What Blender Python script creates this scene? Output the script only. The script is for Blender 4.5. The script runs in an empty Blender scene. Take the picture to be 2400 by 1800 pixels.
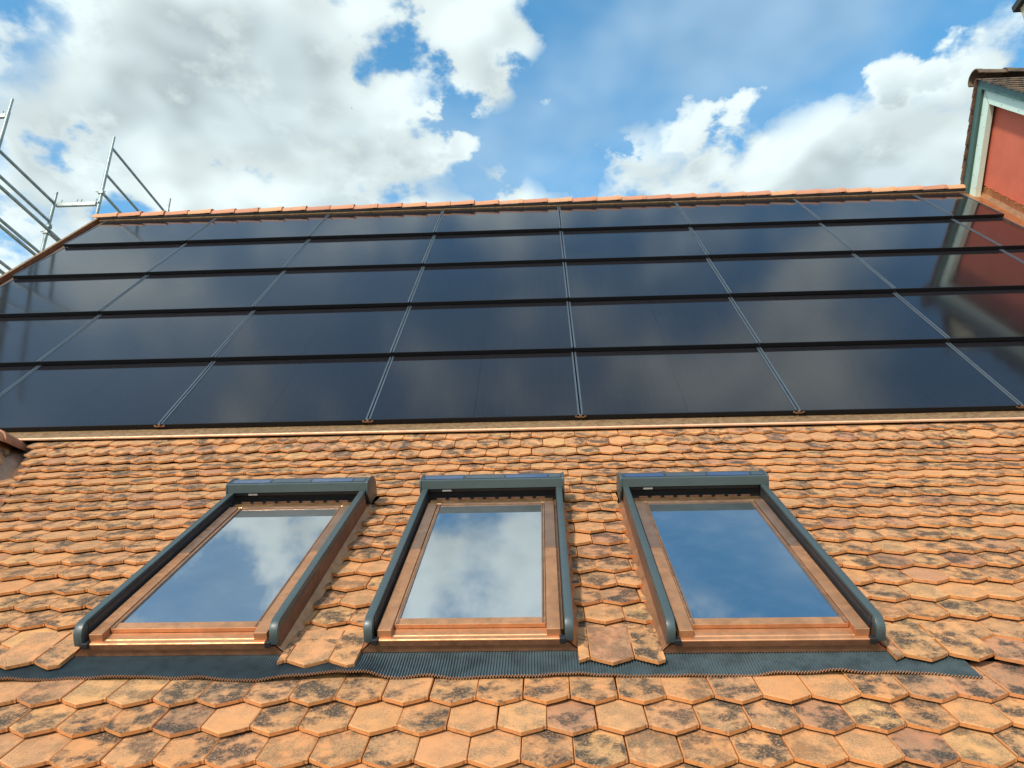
import bpy, bmesh, math, random
from mathutils import Vector, Matrix
random.seed(11)
R = math.radians
scene = bpy.context.scene

# ------------------------------------------------------------------ camera
cam_d = bpy.data.cameras.new("camera")
cam_d.sensor_fit = 'HORIZONTAL'; cam_d.sensor_width = 36.0
cam_d.lens = 36.0 * 1775.767 / 2400.0
cam_d.clip_start = 0.05; cam_d.clip_end = 5000
cam = bpy.data.objects.new("camera", cam_d); scene.collection.objects.link(cam)
CR = Vector((0.9988920, 0.0465054, -0.0072084))     # right
CD = Vector((-0.0236028, 0.3625559, -0.9316631))    # image down
CF = Vector((-0.0407139, 0.9308010, 0.3632518))     # forward
CAM = Vector((0, 0, 7.0))
cam.matrix_world = Matrix(((CR.x, -CD.x, -CF.x, CAM.x), (CR.y, -CD.y, -CF.y, CAM.y), (CR.z, -CD.z, -CF.z, CAM.z), (0, 0, 0, 1)))
scene.camera = cam
def pixel(P):
    d = Vector(P) - CAM; z = d.dot(CF)
    if z < .1: return None
    return 1200 + 1775.767 * d.dot(CR) / z, 900 + 1775.767 * d.dot(CD) / z

# ------------------------------------------------------------------ exposure, world, sun
scene.view_settings.view_transform = 'Standard'
scene.view_settings.look = 'None'
scene.view_settings.exposure = 1.0
scene.view_settings.gamma = 1.0
SUN_AZ, SUN_EL = R(206), R(34)
SUN = Vector((math.sin(SUN_AZ) * math.cos(SUN_EL), math.cos(SUN_AZ) * math.cos(SUN_EL), math.sin(SUN_EL)))

class Nodes:
    def __init__(s, tree):
        s.t = tree; s.n = tree.nodes; s.l = tree.links; s.n.clear()
    def new(s, kind, **kw):
        x = s.n.new(kind)
        for k, v in kw.items():
            if k.startswith('i_'):
                x.inputs[k[2:].replace('_', ' ')].default_value = v
            else: setattr(x, k, v)
        return x
    def put(s, sock, v):
        if hasattr(v, 'is_output'): s.l.new(v, sock)
        elif v is not None: sock.default_value = v
    def math(s, op, a, b=None, c=None, clamp=False):
        x = s.n.new('ShaderNodeMath'); x.operation = op; x.use_clamp = clamp
        s.put(x.inputs[0], a)
        if b is not None: s.put(x.inputs[1], b)
        if c is not None: s.put(x.inputs[2], c)
        return x.outputs[0]
    def vmath(s, op, a, b=None, scale=None):
        x = s.n.new('ShaderNodeVectorMath'); x.operation = op
        s.put(x.inputs[0], a)
        if b is not None: s.put(x.inputs[1], b)
        if scale is not None: s.put(x.inputs['Scale'], scale)
        return x.outputs['Value'] if op in ('DOT_PRODUCT', 'LENGTH') else x.outputs[0]
    def mapr(s, v, a, b, c=0.0, d=1.0, mode='SMOOTHSTEP'):
        x = s.n.new('ShaderNodeMapRange'); x.interpolation_type = mode; x.clamp = True
        s.put(x.inputs[0], v); s.put(x.inputs[1], a); s.put(x.inputs[2], b); s.put(x.inputs[3], c); s.put(x.inputs[4], d)
        return x.outputs[0]
    def noise(s, vec, scale, detail=4, rough=.55, dist=0.0, w=None, dims='3D'):
        x = s.n.new('ShaderNodeTexNoise')
        x.noise_dimensions = '4D' if w is not None else dims
        if vec is not None: s.put(x.inputs['Vector'], vec)
        if w is not None: s.put(x.inputs['W'], w)
        x.inputs['Scale'].default_value = scale; x.inputs['Detail'].default_value = detail
        x.inputs['Roughness'].default_value = rough; x.inputs['Distortion'].default_value = dist
        return x.outputs['Fac']
    def mix(s, f, a, b, blend='MIX'):
        x = s.n.new('ShaderNodeMix'); x.data_type = 'RGBA'; x.blend_type = blend
        s.put(x.inputs[0], f)
        for sock, v in ((x.inputs[6], a), (x.inputs[7], b)):
            if isinstance(v, tuple) and len(v) == 3: v = v + (1,)
            s.put(sock, v)
        return x.outputs[2]
    def ramp(s, f, stops, mode='LINEAR'):
        x = s.n.new('ShaderNodeValToRGB'); x.color_ramp.interpolation = mode
        e = x.color_ramp.elements
        while len(e) < len(stops): e.new(.5)
        for k, (pos, col) in enumerate(stops):
            e[k].position = pos; e[k].color = tuple(col) + (1,)
        s.put(x.inputs[0], f)
        return x.outputs[0]
    def sep(s, v):
        x = s.n.new('ShaderNodeSeparateXYZ'); s.put(x.inputs[0], v); return x.outputs
    def comb(s, a, b, c):
        x = s.n.new('ShaderNodeCombineXYZ')
        for k, v in enumerate((a, b, c)): s.put(x.inputs[k], v)
        return x.outputs[0]

world = bpy.data.worlds.new("World"); scene.world = world; world.use_nodes = True
def build_world():
    N = Nodes(world.node_tree)
    out = N.new('ShaderNodeOutputWorld')
    sky = N.new('ShaderNodeTexSky'); sky.sky_type = 'NISHITA'; sky.sun_disc = False
    sky.sun_elevation = SUN_EL; sky.sun_rotation = SUN_AZ
    sky.air_density = 1.0; sky.dust_density = 1.0; sky.ozone_density = 1.6; sky.altitude = 200
    hsv = N.new('ShaderNodeHueSaturation'); hsv.inputs['Saturation'].default_value = 1.25; hsv.inputs['Hue'].default_value = .482
    N.l.new(sky.outputs[0], hsv.inputs['Color'])
    bg = N.new('ShaderNodeBackground'); N.l.new(hsv.outputs[0], bg.inputs[0]); bg.inputs[1].default_value = 0.15
    d = N.new('ShaderNodeTexCoord').outputs['Generated']
    d = N.vmath('NORMALIZE', d)
    x, y, z = N.sep(d)
    zz = N.math('ADD', N.math('MAXIMUM', z, 0.0), 0.18)
    P = N.comb(N.math('DIVIDE', x, zz), N.math('DIVIDE', y, zz), 0.0)
    # cloud cover: fractal noise on a flat cloud deck, gathered into the banks the sky shows
    Q = N.vmath('ADD', P, (7.3, -2.6, 0))
    big = N.noise(Q, 2.4, 2, .5, dims='2D')
    fine = N.noise(Q, 6.0, 6, .56, dims='2D')
    lo0 = N.noise(Q, 6.0, 2, .5, dims='2D')
    lo1 = N.noise(N.vmath('ADD', Q, (-0.025, -0.055, 0)), 6.0, 2, .5, dims='2D')
    c0 = N.math('ADD', N.math('MULTIPLY', big, .40), N.math('MULTIPLY', fine, .60))
    banks = [  # direction, half-width in degrees, weight
        ((-0.368, .658, .658), 14, .13), ((-0.528, .624, .575), 11, .13), ((-0.289, .737, .611), 12, .10), ((-0.186, .733, .654), 7, .06),
        ((-0.469, .704, .533), 9, .11), ((-0.60, .66, .45), 6, -.20), ((-0.14, .70, .70), 2.5, -.10), ((-0.085, .690, .72), 5, .17), ((-0.035, .735, .675), 4.5, .17), ((-0.02, .715, .695), 3.5, .10),
        ((-0.088, .803, .589), 6, .13), ((-0.006, .805, .593), 5, .12), ((-0.223, .651, .726), 8, .08),
        ((.229, .776, .587), 10, .16), ((.152, .755, .635), 6, .13), ((.30, .74, .60), 6, .09), ((.201, .734, .649), 3, .10), ((.385, .651, .654), 3, .20), ((.367, .75, .55), 10, .17), ((.425, .712, .559), 8, .10),
        ((-0.112, .772, .625), 5, -.20), ((.011, .777, .63), 4.5, -.23), ((.222, .672, .705), 12, -.30), ((.055, .71, .70), 6, -.26),
        ((-0.56, .535, .632), 8, -.30), ((.40, .64, .66), 9, -.16), ((.06, .795, .605), 2.6, -.18)]
    bias = None
    wob = N.math('MULTIPLY', N.math('SUBTRACT', fine, .5), .075)
    for c, deg, w in banks:
        dt = N.math('ADD', N.vmath('DOT_PRODUCT', d, Vector(c).normalized()), N.math('MULTIPLY', wob, deg / 14))
        m = N.mapr(dt, math.cos(R(deg * 1.25)), math.cos(R(deg * .25)), 0.0, w)
        bias = m if bias is None else N.math('ADD', bias, m)
    cover = N.math('ADD', c0, bias)
    body = N.mapr(cover, 0.43, 0.67)
    veil = N.math('MULTIPLY', N.mapr(N.noise(Q, 2.0, 4, .6, dims='2D'), .36, .72), .30)
    alpha = N.math('MAXIMUM', body, veil)
    thick = N.mapr(cover, 0.60, 0.86)
    relief = N.mapr(N.math('SUBTRACT', lo0, lo1), -0.14, 0.14, 0.0, 1.0, 'LINEAR')
    grey = N.math('MULTIPLY', N.mapr(big, .40, .60), thick)
    lum = N.math('SUBTRACT', N.math('ADD', .405, N.math('MULTIPLY', relief, .13)), N.math('MULTIPLY', grey, .11))
    tint = N.mix(grey, (0.885, 1.0, 0.99), (0.82, 0.965, 1.0))
    bgc = N.new('ShaderNodeBackground'); N.l.new(tint, bgc.inputs[0]); N.l.new(lum, bgc.inputs[1])
    mx = N.new('ShaderNodeMixShader')
    N.l.new(N.math('MULTIPLY', alpha, .96), mx.inputs[0]); N.l.new(bg.outputs[0], mx.inputs[1]); N.l.new(bgc.outputs[0], mx.inputs[2])
    N.l.new(mx.outputs[0], out.inputs[0])
build_world()
world.cycles.sampling_method = 'MANUAL'; world.cycles.sample_map_resolution = 512
scene.cycles.max_bounces = 7; scene.cycles.diffuse_bounces = 2; scene.cycles.glossy_bounces = 4; scene.cycles.transparent_max_bounces = 8

sun_d = bpy.data.lights.new("sun", 'SUN'); sun_d.energy = 2.3; sun_d.angle = R(5); sun_d.color = (1.0, .93, .82)
sun = bpy.data.objects.new("sun", sun_d); scene.collection.objects.link(sun)
sun.rotation_euler = SUN.to_track_quat('Z', 'Y').to_euler(); sun.location = SUN * 40

# ------------------------------------------------------------------ roof geometry constants (metres)
PITCH1, PITCH2 = R(50.8356), R(32.8740)
V1 = Vector((0, -math.cos(PITCH1), -math.sin(PITCH1))); N1 = Vector((0, -math.sin(PITCH1), math.cos(PITCH1)))
V2 = Vector((0, -math.cos(PITCH2), -math.sin(PITCH2))); N2 = Vector((0, -math.sin(PITCH2), math.cos(PITCH2)))
OP = Vector((0.3027, 8.97774, 12.79121))     # solar plane: a seam at the first row line
GP = Vector((-0.3219, 3.26782, 7.23729))     # glass plane of the roof windows: bottom centre of the middle pane
PW, PH = 1.76, 1.2171
TILE_DROP = 0.07
WALL_X = 6.5
VERGE_X = -6.86
WINS = (-1.187, 0.0, 1.204)
def low(a, s, t=0.0): return Vector((GP.x + a, GP.y, GP.z)) + V2 * s + N2 * t
def upp(X, j, t=0.0): return Vector((X, OP.y, OP.z)) + V1 * (j * PH) + N1 * t

# ------------------------------------------------------------------ object helpers
COL = scene.collection
INV = {}
def link(o, parent=None):
    COL.objects.link(o)
    if parent is not None:
        o.parent = parent
    return o
def empty(name, loc=(0, 0, 0), rot=(0, 0, 0), parent=None):
    o = bpy.data.objects.new(name, None); o.location = loc; o.rotation_euler = rot
    o.empty_display_size = .2
    return link(o, parent)
def tag(o, label=None, cat=None, group=None, kind=None):
    if label: o['label'] = label
    if cat: o['category'] = cat
    if group: o['group'] = group
    if kind: o['kind'] = kind
    return o
class MB:
    def __init__(s): s.v = []; s.f = []
    def add(s, vs, fs):
        b = len(s.v); s.v += [tuple(v) for v in vs]; s.f += [tuple(b + i for i in f) for f in fs]; return s
    def box(s, x0, x1, y0, y1, z0, z1):
        return s.add([(x0, y0, z0), (x1, y0, z0), (x1, y1, z0), (x0, y1, z0), (x0, y0, z1), (x1, y0, z1), (x1, y1, z1), (x0, y1, z1)],
                     [(0, 3, 2, 1), (4, 5, 6, 7), (0, 1, 5, 4), (1, 2, 6, 5), (2, 3, 7, 6), (3, 0, 4, 7)])
    def prism(s, prof, x0, x1):           # closed profile of (y, z), extruded along x
        n = len(prof)
        vs = [(x0, y, z) for y, z in prof] + [(x1, y, z) for y, z in prof]
        fs = [(i, (i + 1) % n, n + (i + 1) % n, n + i) for i in range(n)]
        return s.add(vs, fs + [tuple(range(n - 1, -1, -1)), tuple(range(n, 2 * n))])
    def sweep(s, prof, x0, x1):           # open profile
        n = len(prof)
        vs = [(x0, y, z) for y, z in prof] + [(x1, y, z) for y, z in prof]
        return s.add(vs, [(i, i + 1, n + i + 1, n + i) for i in range(n - 1)])
    def tube(s, a, b, r, n=10, r2=None):
        a = Vector(a); b = Vector(b); d = (b - a).normalized()
        u = d.orthogonal().normalized(); w = d.cross(u); r2 = r if r2 is None else r2
        vs = []
        for P, q in ((a, r), (b, r2)):
            for k in range(n):
                t = 2 * math.pi * k / n; vs.append(P + u * (q * math.cos(t)) + w * (q * math.sin(t)))
        fs = [(k, (k + 1) % n, n + (k + 1) % n, n + k) for k in range(n)]
        return s.add(vs, fs + [tuple(range(n - 1, -1, -1)), tuple(range(n, 2 * n))])
    def quad(s, a, b, c, d): return s.add([a, b, c, d], [(0, 1, 2, 3)])
    def build(s, name, mat, parent=None, smooth=False, bevel=0.0, origin=None):
        me = bpy.data.meshes.new(name)
        vs = s.v
        if origin is not None: vs = [(v[0] - origin[0], v[1] - origin[1], v[2] - origin[2]) for v in vs]
        me.from_pydata(vs, [], s.f)
        bm = bmesh.new(); bm.from_mesh(me)
        if bevel:
            bmesh.ops.bevel(bm, geom=[e for e in bm.edges if len(e.link_faces) == 2 and e.calc_face_angle(0) > .5], offset=bevel, segments=2, affect='EDGES', clamp_overlap=True, profile=.5)
        bmesh.ops.recalc_face_normals(bm, faces=bm.faces)
        bm.to_mesh(me); bm.free()
        if smooth:
            me.shade_smooth() if hasattr(me, 'shade_smooth') else None
            try: me.set_sharp_from_angle(angle=R(35))
            except Exception: pass
        me.materials.append(mat)
        o = bpy.data.objects.new(name, me)
        if origin is not None: o.location = origin
        return link(o, parent)

# ------------------------------------------------------------------ materials
def material(name):
    m = bpy.data.materials.new(name); m.use_nodes = True
    N = Nodes(m.node_tree)
    out = N.new('ShaderNodeOutputMaterial'); b = N.new('ShaderNodeBsdfPrincipled')
    N.l.new(b.outputs[0], out.inputs[0])
    N.out = out; N.b = b
    return m, N
def bump(N, h, strength=.3, dist=.002):
    x = N.new('ShaderNodeBump'); x.inputs['Strength'].default_value = strength; x.inputs['Distance'].default_value = dist
    N.put(x.inputs['Height'], h); N.l.new(x.outputs[0], N.b.inputs['Normal'])
def pos(N): return N.new('ShaderNodeNewGeometry').outputs['Position']
def objco(N): return N.new('ShaderNodeTexCoord').outputs['Object']

def tile_material(name, merged, old=False, edge=False, red=False):
    m, N = material(name)
    if merged:
        at = N.new('ShaderNodeAttribute'); at.attribute_name = 'rnd'; rnd = at.outputs['Fac']
    else: rnd = N.new('ShaderNodeObjectInfo').outputs['Random']
    P = pos(N)
    r2 = N.math('FRACT', N.math('MULTIPLY', rnd, 17.31)); r3 = N.math('FRACT', N.math('MULTIPLY', rnd, 53.77)); r4 = N.math('FRACT', N.math('MULTIPLY', rnd, 131.9))
    W = N.math('MULTIPLY', rnd, 91.0)
    if red:
        base = N.ramp(r2, [(0, (.20, .085, .055)), (.5, (.30, .14, .08)), (1, (.38, .21, .12))])
    elif old:
        base = N.ramp(r2, [(0, (.075, .050, .036)), (.5, (.11, .072, .05)), (1, (.15, .098, .068))])
    else:
        base = N.ramp(r2, [(0, (.51, .225, .084)), (.35, (.55, .258, .096)), (.62, (.51, .235, .100)), (.82, (.54, .285, .106)), (.93, (.44, .200, .094)), (1, (.34, .150, .08))])
    # firing streaks and cloudy colour within one tile
    cl = N.noise(P, 9.0, 2, .5, w=W)
    base = N.mix(N.mapr(cl, .35, .7, 0, .55), base, N.mix(.5, base, (.53, .295, .145) if not old else (.2, .16, .12)))
    # lichen film (grey-brown) and black algae, tile by tile
    film = N.math('MULTIPLY', N.mapr(N.noise(P, 13.0, 4, .65, w=W), .38, .60), N.mapr(r3, .0, .6, .35, 1.0, 'LINEAR'))
    grain = N.noise(P, 190.0, 3, .7)
    film = N.math('MULTIPLY', film, N.mapr(grain, .34, .58))
    base = N.mix(N.math('MULTIPLY', film, .80), base, (.17, .125, .07))
    blk = N.math('MULTIPLY', N.mapr(N.noise(P, 10.5, 4, .68, w=N.math('ADD', W, 7.7)), .43, .60), N.mapr(r4, .06, .40))
    blk = N.math('MULTIPLY', blk, N.mapr(N.noise(P, 120.0, 3, .75), .28, .52))
    base = N.mix(N.math('MULTIPLY', blk, .95), base, (.036, .034, .028))
    spk = N.math('MULTIPLY', N.mapr(N.noise(P, 300.0, 1, .6), .58, .66), N.mapr(cl, .42, .6))
    base = N.mix(N.math('MULTIPLY', spk, .7), base, (.07, .055, .04))
    if edge:
        ek = N.math('MULTIPLY', N.mapr(N.noise(P, 60.0, 4, .7, w=W), .52, .66), .55)
        base = N.mix(ek, N.mix(r2, (.55, .225, .070), (.50, .21, .076)), (.13, .075, .04))  # lichen-free clay edge faces, orange raised so they look lit
    N.l.new(base, N.b.inputs['Base Color'])
    N.b.inputs['Roughness'].default_value = .82; N.b.inputs['Specular IOR Level'].default_value = .25
    bump(N, N.math('ADD', grain, N.math('MULTIPLY', film, -.3)), .40, .0022)
    return m
M_TILE = tile_material('terracotta_tile', False)
M_TILEM = tile_material('terracotta_tile_field', True)
M_OLDTILE = tile_material('weathered_brown_tile', False, True)
M_OLDTILEM = tile_material('weathered_brown_tile_field', True, True)
M_REDTILE = tile_material('weathered_red_tile', False, True, red=True)

M_TEDGE = tile_material('terracotta_clean_lit_edge', False, edge=True)
M_TEDGEM = tile_material('terracotta_clean_lit_edge_field', True, edge=True)
def ridge_material():
    m, N = material('terracotta_ridge')
    rnd = N.new('ShaderNodeObjectInfo').outputs['Random']; P = pos(N)
    base = N.ramp(rnd, [(0, (.36, .15, .08)), (.4, (.44, .19, .09)), (.75, (.48, .24, .11)), (1, (.36, .16, .09))])
    st = N.mapr(N.noise(P, 14.0, 5, .65), .55, .72, 0, .5)
    N.l.new(N.mix(st, base, (.20, .12, .07)), N.b.inputs['Base Color']); N.b.inputs['Roughness'].default_value = .75
    bump(N, N.noise(P, 120.0, 4, .6), .25, .002)
    return m
M_RIDGE = ridge_material()

def copper(name, bright, dark, rough=.34, metal=.9, stain=.5, scale=9.0):
    m, N = material(name); P = pos(N)
    f = N.mapr(N.noise(P, scale, 6, .65, .6), .35, .68)
    f2 = N.mapr(N.noise(P, 70.0, 4, .7), .5, .75, 0, .6)
    base = N.mix(N.math('MULTIPLY', N.math('MAXIMUM', f, f2), stain), bright, dark)
    N.l.new(base, N.b.inputs['Base Color'])
    N.b.inputs['Metallic'].default_value = metal
    N.l.new(N.mapr(N.noise(P, 30.0, 4, .6), .3, .7, rough - .07, rough + .16, 'LINEAR'), N.b.inputs['Roughness'])
    bump(N, N.noise(P, 16.0, 3, .5), .12, .004)
    return m
M_COPPER = copper('copper_sheet', (.66, .31, .14), (.34, .14, .06), .36, .85)
M_COPPER_PINK = copper('copper_cladding', (.58, .285, .135), (.34, .155, .07), .48, .75)
M_COPPER_BROWN = copper('copper_cladding_weathered', (.40, .23, .14), (.22, .12, .07), .36, .8)
M_COPPER_GOLD = copper('copper_head_cover', (.44, .25, .11), (.22, .11, .05), .34, .9)
M_COPPER_ROLL = copper('copper_roll', (.66, .40, .24), (.48, .27, .15), .62, .35)
M_COPPER_DARK2 = copper('copper_sill_apron', (.40, .19, .10), (.20, .09, .05), .4, .85)
M_COPPER_DARK = copper('copper_dark_patina_and_shade', (.22, .12, .075), (.10, .055, .035), .55, .6)  # also used for the painted shade under the shutter rails
M_COPPER_FLASH = copper('copper_flashing_brown', (.31, .19, .09), (.15, .088, .042), .55, .45, .9, 26.0)

def paint(name, col, rough=.4, metal=0.0, var=.12, spec=.5, scale=6.0):
    m, N = material(name); P = pos(N)
    dk = tuple(c * (1 - 2 * var) for c in col)
    f = N.mapr(N.noise(P, scale, 6, .65), .35, .75)
    N.l.new(N.mix(f, col, dk), N.b.inputs['Base Color'])
    N.b.inputs['Metallic'].default_value = metal; N.b.inputs['Specular IOR Level'].default_value = spec
    N.l.new(N.mapr(N.noise(P, 40.0, 4, .6), .3, .7, rough - .05, rough + .1, 'LINEAR'), N.b.inputs['Roughness'])
    return m
M_GREY = paint('grey_shutter_paint', (.045, .064, .062), .38, 0, .06)
M_BLACK = paint('black_plastic_and_shade', (.010, .010, .011), .5)  # also colours the painted shade inside the shutter box
M_DARKIN = paint('dark_guide', (.028, .030, .032), .45)
M_APRON = paint('dark_lead_paint', (.065, .092, .098), .45, 0, .25, .5, 12)
M_FRAME = paint('black_anodised_frame', (.005, .006, .008), .55, 0, .12, .25)
M_TRIM = paint('grey_aluminium_trim', (.085, .108, .125), .38, .4, .1)
M_VENT = paint('grey_ridge_roll', (.030, .032, .034), .8)
M_STEEL = paint('galvanised_steel', (.30, .345, .325), .48, .55, .22, .5, 8)
M_WOOD = paint('scaffold_plank_wood', (.42, .30, .17), .75, 0, .2)
M_TAPE = paint('green_tape', (.03, .55, .22), .5)
M_RED = paint('red_painted_render', (.54, .135, .078), .85, 0, .07, .2, 3)
M_WHITE = paint('pale_mint_board_paint', (.56, .69, .58), .5, 0, .03)
M_GREEN = paint('green_grey_board_paint', (.055, .115, .098), .5, 0, .06)
M_CREAM = paint('cream_chimney_render', (.42, .38, .24), .9, 0, .1)
M_WALL = paint('house_render', (.62, .55, .42), .9, 0, .05)
M_DECK = paint('roof_underlay', (.03, .028, .026), .9)
M_MORTAR = paint('white_mortar', (.78, .75, .70), .9)
M_LINING = paint('painted_window_lining', (.42, .68, .50), .6, 0, .02)
M_ROOM = paint('dark_attic_room', (.012, .013, .014), .9)
M_PVSTRIP = paint('shutter_solar_strip', (.035, .06, .13), .15, 0, .1)
M_LABEL = paint('label_plate', (.32, .30, .28), .5)
M_GROUND = paint('pale_bounce_ground', (.34, .30, .25), .95, 0, .2, .2, .5)  # unseen ground, made pale to bounce light up onto the tile edges

def glass_material():
    m = bpy.data.materials.new('coated_window_glass'); m.use_nodes = True
    N = Nodes(m.node_tree); out = N.new('ShaderNodeOutputMaterial')
    tr = N.new('ShaderNodeBsdfTransparent'); tr.inputs[0].default_value = (.42, .72, .52, 1)
    gl = N.new('ShaderNodeBsdfGlossy'); gl.inputs['Roughness'].default_value = .004; gl.inputs[0].default_value = (.95, .98, 1.0, 1)
    fr = N.new('ShaderNodeFresnel'); fr.inputs[0].default_value = 8.5
    bp = N.new('ShaderNodeBump'); bp.inputs['Strength'].default_value = .03; bp.inputs['Distance'].default_value = .01
    N.l.new(N.noise(objco(N), 1.6, 2, .5), bp.inputs['Height']); N.l.new(bp.outputs[0], gl.inputs['Normal'])
    mx = N.new('ShaderNodeMixShader'); N.l.new(fr.outputs[0], mx.inputs[0]); N.l.new(tr.outputs[0], mx.inputs[1]); N.l.new(gl.outputs[0], mx.inputs[2])
    df = N.new('ShaderNodeBsdfDiffuse'); df.inputs[0].default_value = (.70, .74, .76, 1)
    m2 = N.new('ShaderNodeMixShader')
    N.l.new(N.mapr(N.noise(objco(N), 5.0, 5, .6), .35, .75, .012, .035), m2.inputs[0])
    N.l.new(mx.outputs[0], m2.inputs[1]); N.l.new(df.outputs[0], m2.inputs[2])
    N.l.new(m2.outputs[0], out.inputs[0])
    return m
M_GLASS = glass_material()

def panel_material():
    # monocrystalline half-cut cells behind anti-reflective glass; object space: x across, y up the slope
    m, N = material('solar_cell_glass')
    x, y, z = N.sep(objco(N))
    cw, ch = .0868, .1915
    def line(v, period, width, off=0.0):
        fr = N.math('FRACT', N.math('ADD', N.math('DIVIDE', N.math('ADD', v, off), period), 100.0))
        dist = N.math('MULTIPLY', N.math('ABSOLUTE', N.math('SUBTRACT', fr, .5)), period)
        return N.math('GREATER_THAN', dist, period / 2 - width)
    ax = N.math('ABSOLUTE', x)
    gapx = line(ax, cw, .0010, -.008); gapy = line(y, ch, .0034, -.03)
    gap = N.math('MAXIMUM', gapx, gapy)
    mid = N.math('LESS_THAN', ax, .005)
    bus = line(y, ch / 10.0, .0014, -.03)
    dash = N.math('MULTIPLY', N.math('MULTIPLY', gapx, bus), .9)
    cell = N.mix(N.new('ShaderNodeObjectInfo').outputs['Random'], (.0055, .0052, .0065), (.0090, .0080, .0095))
    col = N.mix(gap, cell, (.0020, .0020, .0025))
    col = N.mix(N.math('MULTIPLY', bus, .8), col, (.036, .034, .038))
    col = N.mix(dash, col, (.11, .11, .12))
    col = N.mix(mid, col, (.003, .003, .004))
    N.l.new(col, N.b.inputs['Base Color'])
    P = pos(N)
    dirt = N.mapr(N.noise(P, 2.2, 5, .65), .4, .8, .080, .13, 'LINEAR')
    N.l.new(dirt, N.b.inputs['Roughness'])
    N.b.inputs['IOR'].default_value = 1.48
    N.b.inputs['Specular IOR Level'].default_value = .5
    return m
M_PANEL = panel_material()

# ------------------------------------------------------------------ ground
g = MB().quad((-2500, -2500, 0), (2500, -2500, 0), (2500, 2500, 0), (-2500, 2500, 0)).build('ground', M_GROUND)
tag(g, kind='structure')

# ------------------------------------------------------------------ house
house = empty('house', (0, 0, 0))
tag(house, 'house roof of orange pointed clay tiles below a steep slope covered in solar panels', 'house')
RY, RZ = 9.85, 13.80                       # ridge
EAVE_S = 1.35
ey = low(0, EAVE_S)
# tile tip profile (Y, Z), k = 0 is the course that ends on the window apron
EXPO, TW, TT = .1637, .1713, .016
def tip_low(s): q = low(0, s, -TILE_DROP); return Vector((0, q.y, q.z))
up_tips = [tip_low(.235 - EXPO * k) for k in range(18)]
def step(P, deg): return P + Vector((0, math.cos(R(deg)), math.sin(R(deg)))) * EXPO
up_tips.append(step(up_tips[-1], 38.5)); up_tips.append(step(up_tips[-1], 42.4)); up_tips.append(step(up_tips[-1], 40))
low_tips = [tip_low(s) for s in (.465, .630, .797, .963, 1.129, 1.295)]
FLASH_EDGE = Vector((0, 5.795, 8.872))
# roof deck under the tiles, open where the windows sit
deck = MB()
xs = sorted([VERGE_X - GP.x] + [w + q for w in WINS for q in (-.40, .40)] + [WALL_X - GP.x])
ss = [-2.6, -1.42, .10, EAVE_S]
for i in range(len(xs) - 1):
    for j in range(len(ss) - 1):
        mid = (xs[i] + xs[i + 1]) / 2
        if j == 1 and any(abs(mid - w) < .3 for w in WINS): continue
        q = [low(a, s, -.155) for a, s in ((xs[i], ss[j]), (xs[i + 1], ss[j]), (xs[i + 1], ss[j + 1]), (xs[i], ss[j + 1]))]
        deck.quad(*q)
dk = low(0, -2.6, -.155); fl = upp(0, 3.85, -.16); tp = upp(0, -1.06, -.12)
deck.sweep([(dk.y, dk.z), (fl.y, fl.z), (tp.y, tp.z)], VERGE_X, WALL_X)
roof = deck.build('tiled_roof', M_DECK, house)
tag(roof, 'lower slope of orange pointed clay tiles with black lichen')

def tile_mesh(seed=0, width=TW - .0036, cut=None, length=.30):
    """shield-ended flat tile, tip at the origin, y up the slope, top face at z = 0"""
    rr = random.Random(seed)
    hw = width / 2; j = lambda q=.0008: rr.uniform(-q, q)
    half = [(0, 0), (hw * .42, .0190), (hw * .84, .0385), (hw * .925, .0455), (hw, .0470)]
    out = [(x + j(), y + j()) for x, y in half] + [(hw, length), (-hw, length)] + [(-x + j(), y + j()) for x, y in reversed(half[1:])]
    bm = bmesh.new()
    ch = .0026
    cx, cy = 0, .16
    top = []; rim = []; bot = []
    for x, y in out:
        d = Vector((x - cx, (y - cy) * 1.0)); s = 1 - ch * 1.6 / max(.05, d.length)
        top.append(bm.verts.new((cx + d.x * s, cy + d.y * s, 0)))
        rim.append(bm.verts.new((x, y, -ch)))
        bot.append(bm.verts.new((x, y + .001, -TT)))
    n = len(out)
    bm.faces.new(top)
    for A, B in ((top, rim), (rim, bot)):
        for i in range(n):
            bm.faces.new((A[i], B[i], B[(i + 1) % n], A[(i + 1) % n]))
    bm.faces.new(list(reversed(bot)))
    bm.normal_update()
    for f_ in bm.faces:
        if f_.normal.z < .8: f_.material_index = 1
    if cut:
        for co, no in cut:
            bmesh.ops.bisect_plane(bm, geom=bm.verts[:] + bm.edges[:] + bm.faces[:], plane_co=(co, 0, 0), plane_no=(no, 0, 0), clear_outer=True)
            ed = [e for e in bm.edges if e.is_boundary]
            if ed: bmesh.ops.holes_fill(bm, edges=ed, sides=0)
    bmesh.ops.recalc_face_normals(bm, faces=bm.faces)
    if not bm.faces: bm.free(); return None
    me = bpy.data.meshes.new('tile'); bm.to_mesh(me); bm.free()
    return me
TILES = [tile_mesh(k) for k in range(8)]

def frame(P, up, tilt=0.0, yaw=0.0, roll=0.0):
    """matrix at P with local y along up (upslope), local z the outward normal"""
    y = up.normalized(); x = Vector((1, 0, 0)); z = x.cross(y)
    m = Matrix(((x.x, y.x, z.x), (x.y, y.y, z.y), (x.z, y.z, z.z))).to_4x4()
    return Matrix.Translation(P) @ m @ Matrix.Rotation(tilt, 4, 'X') @ Matrix.Rotation(yaw, 4, 'Z') @ Matrix.Rotation(roll, 4, 'Y')

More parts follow.
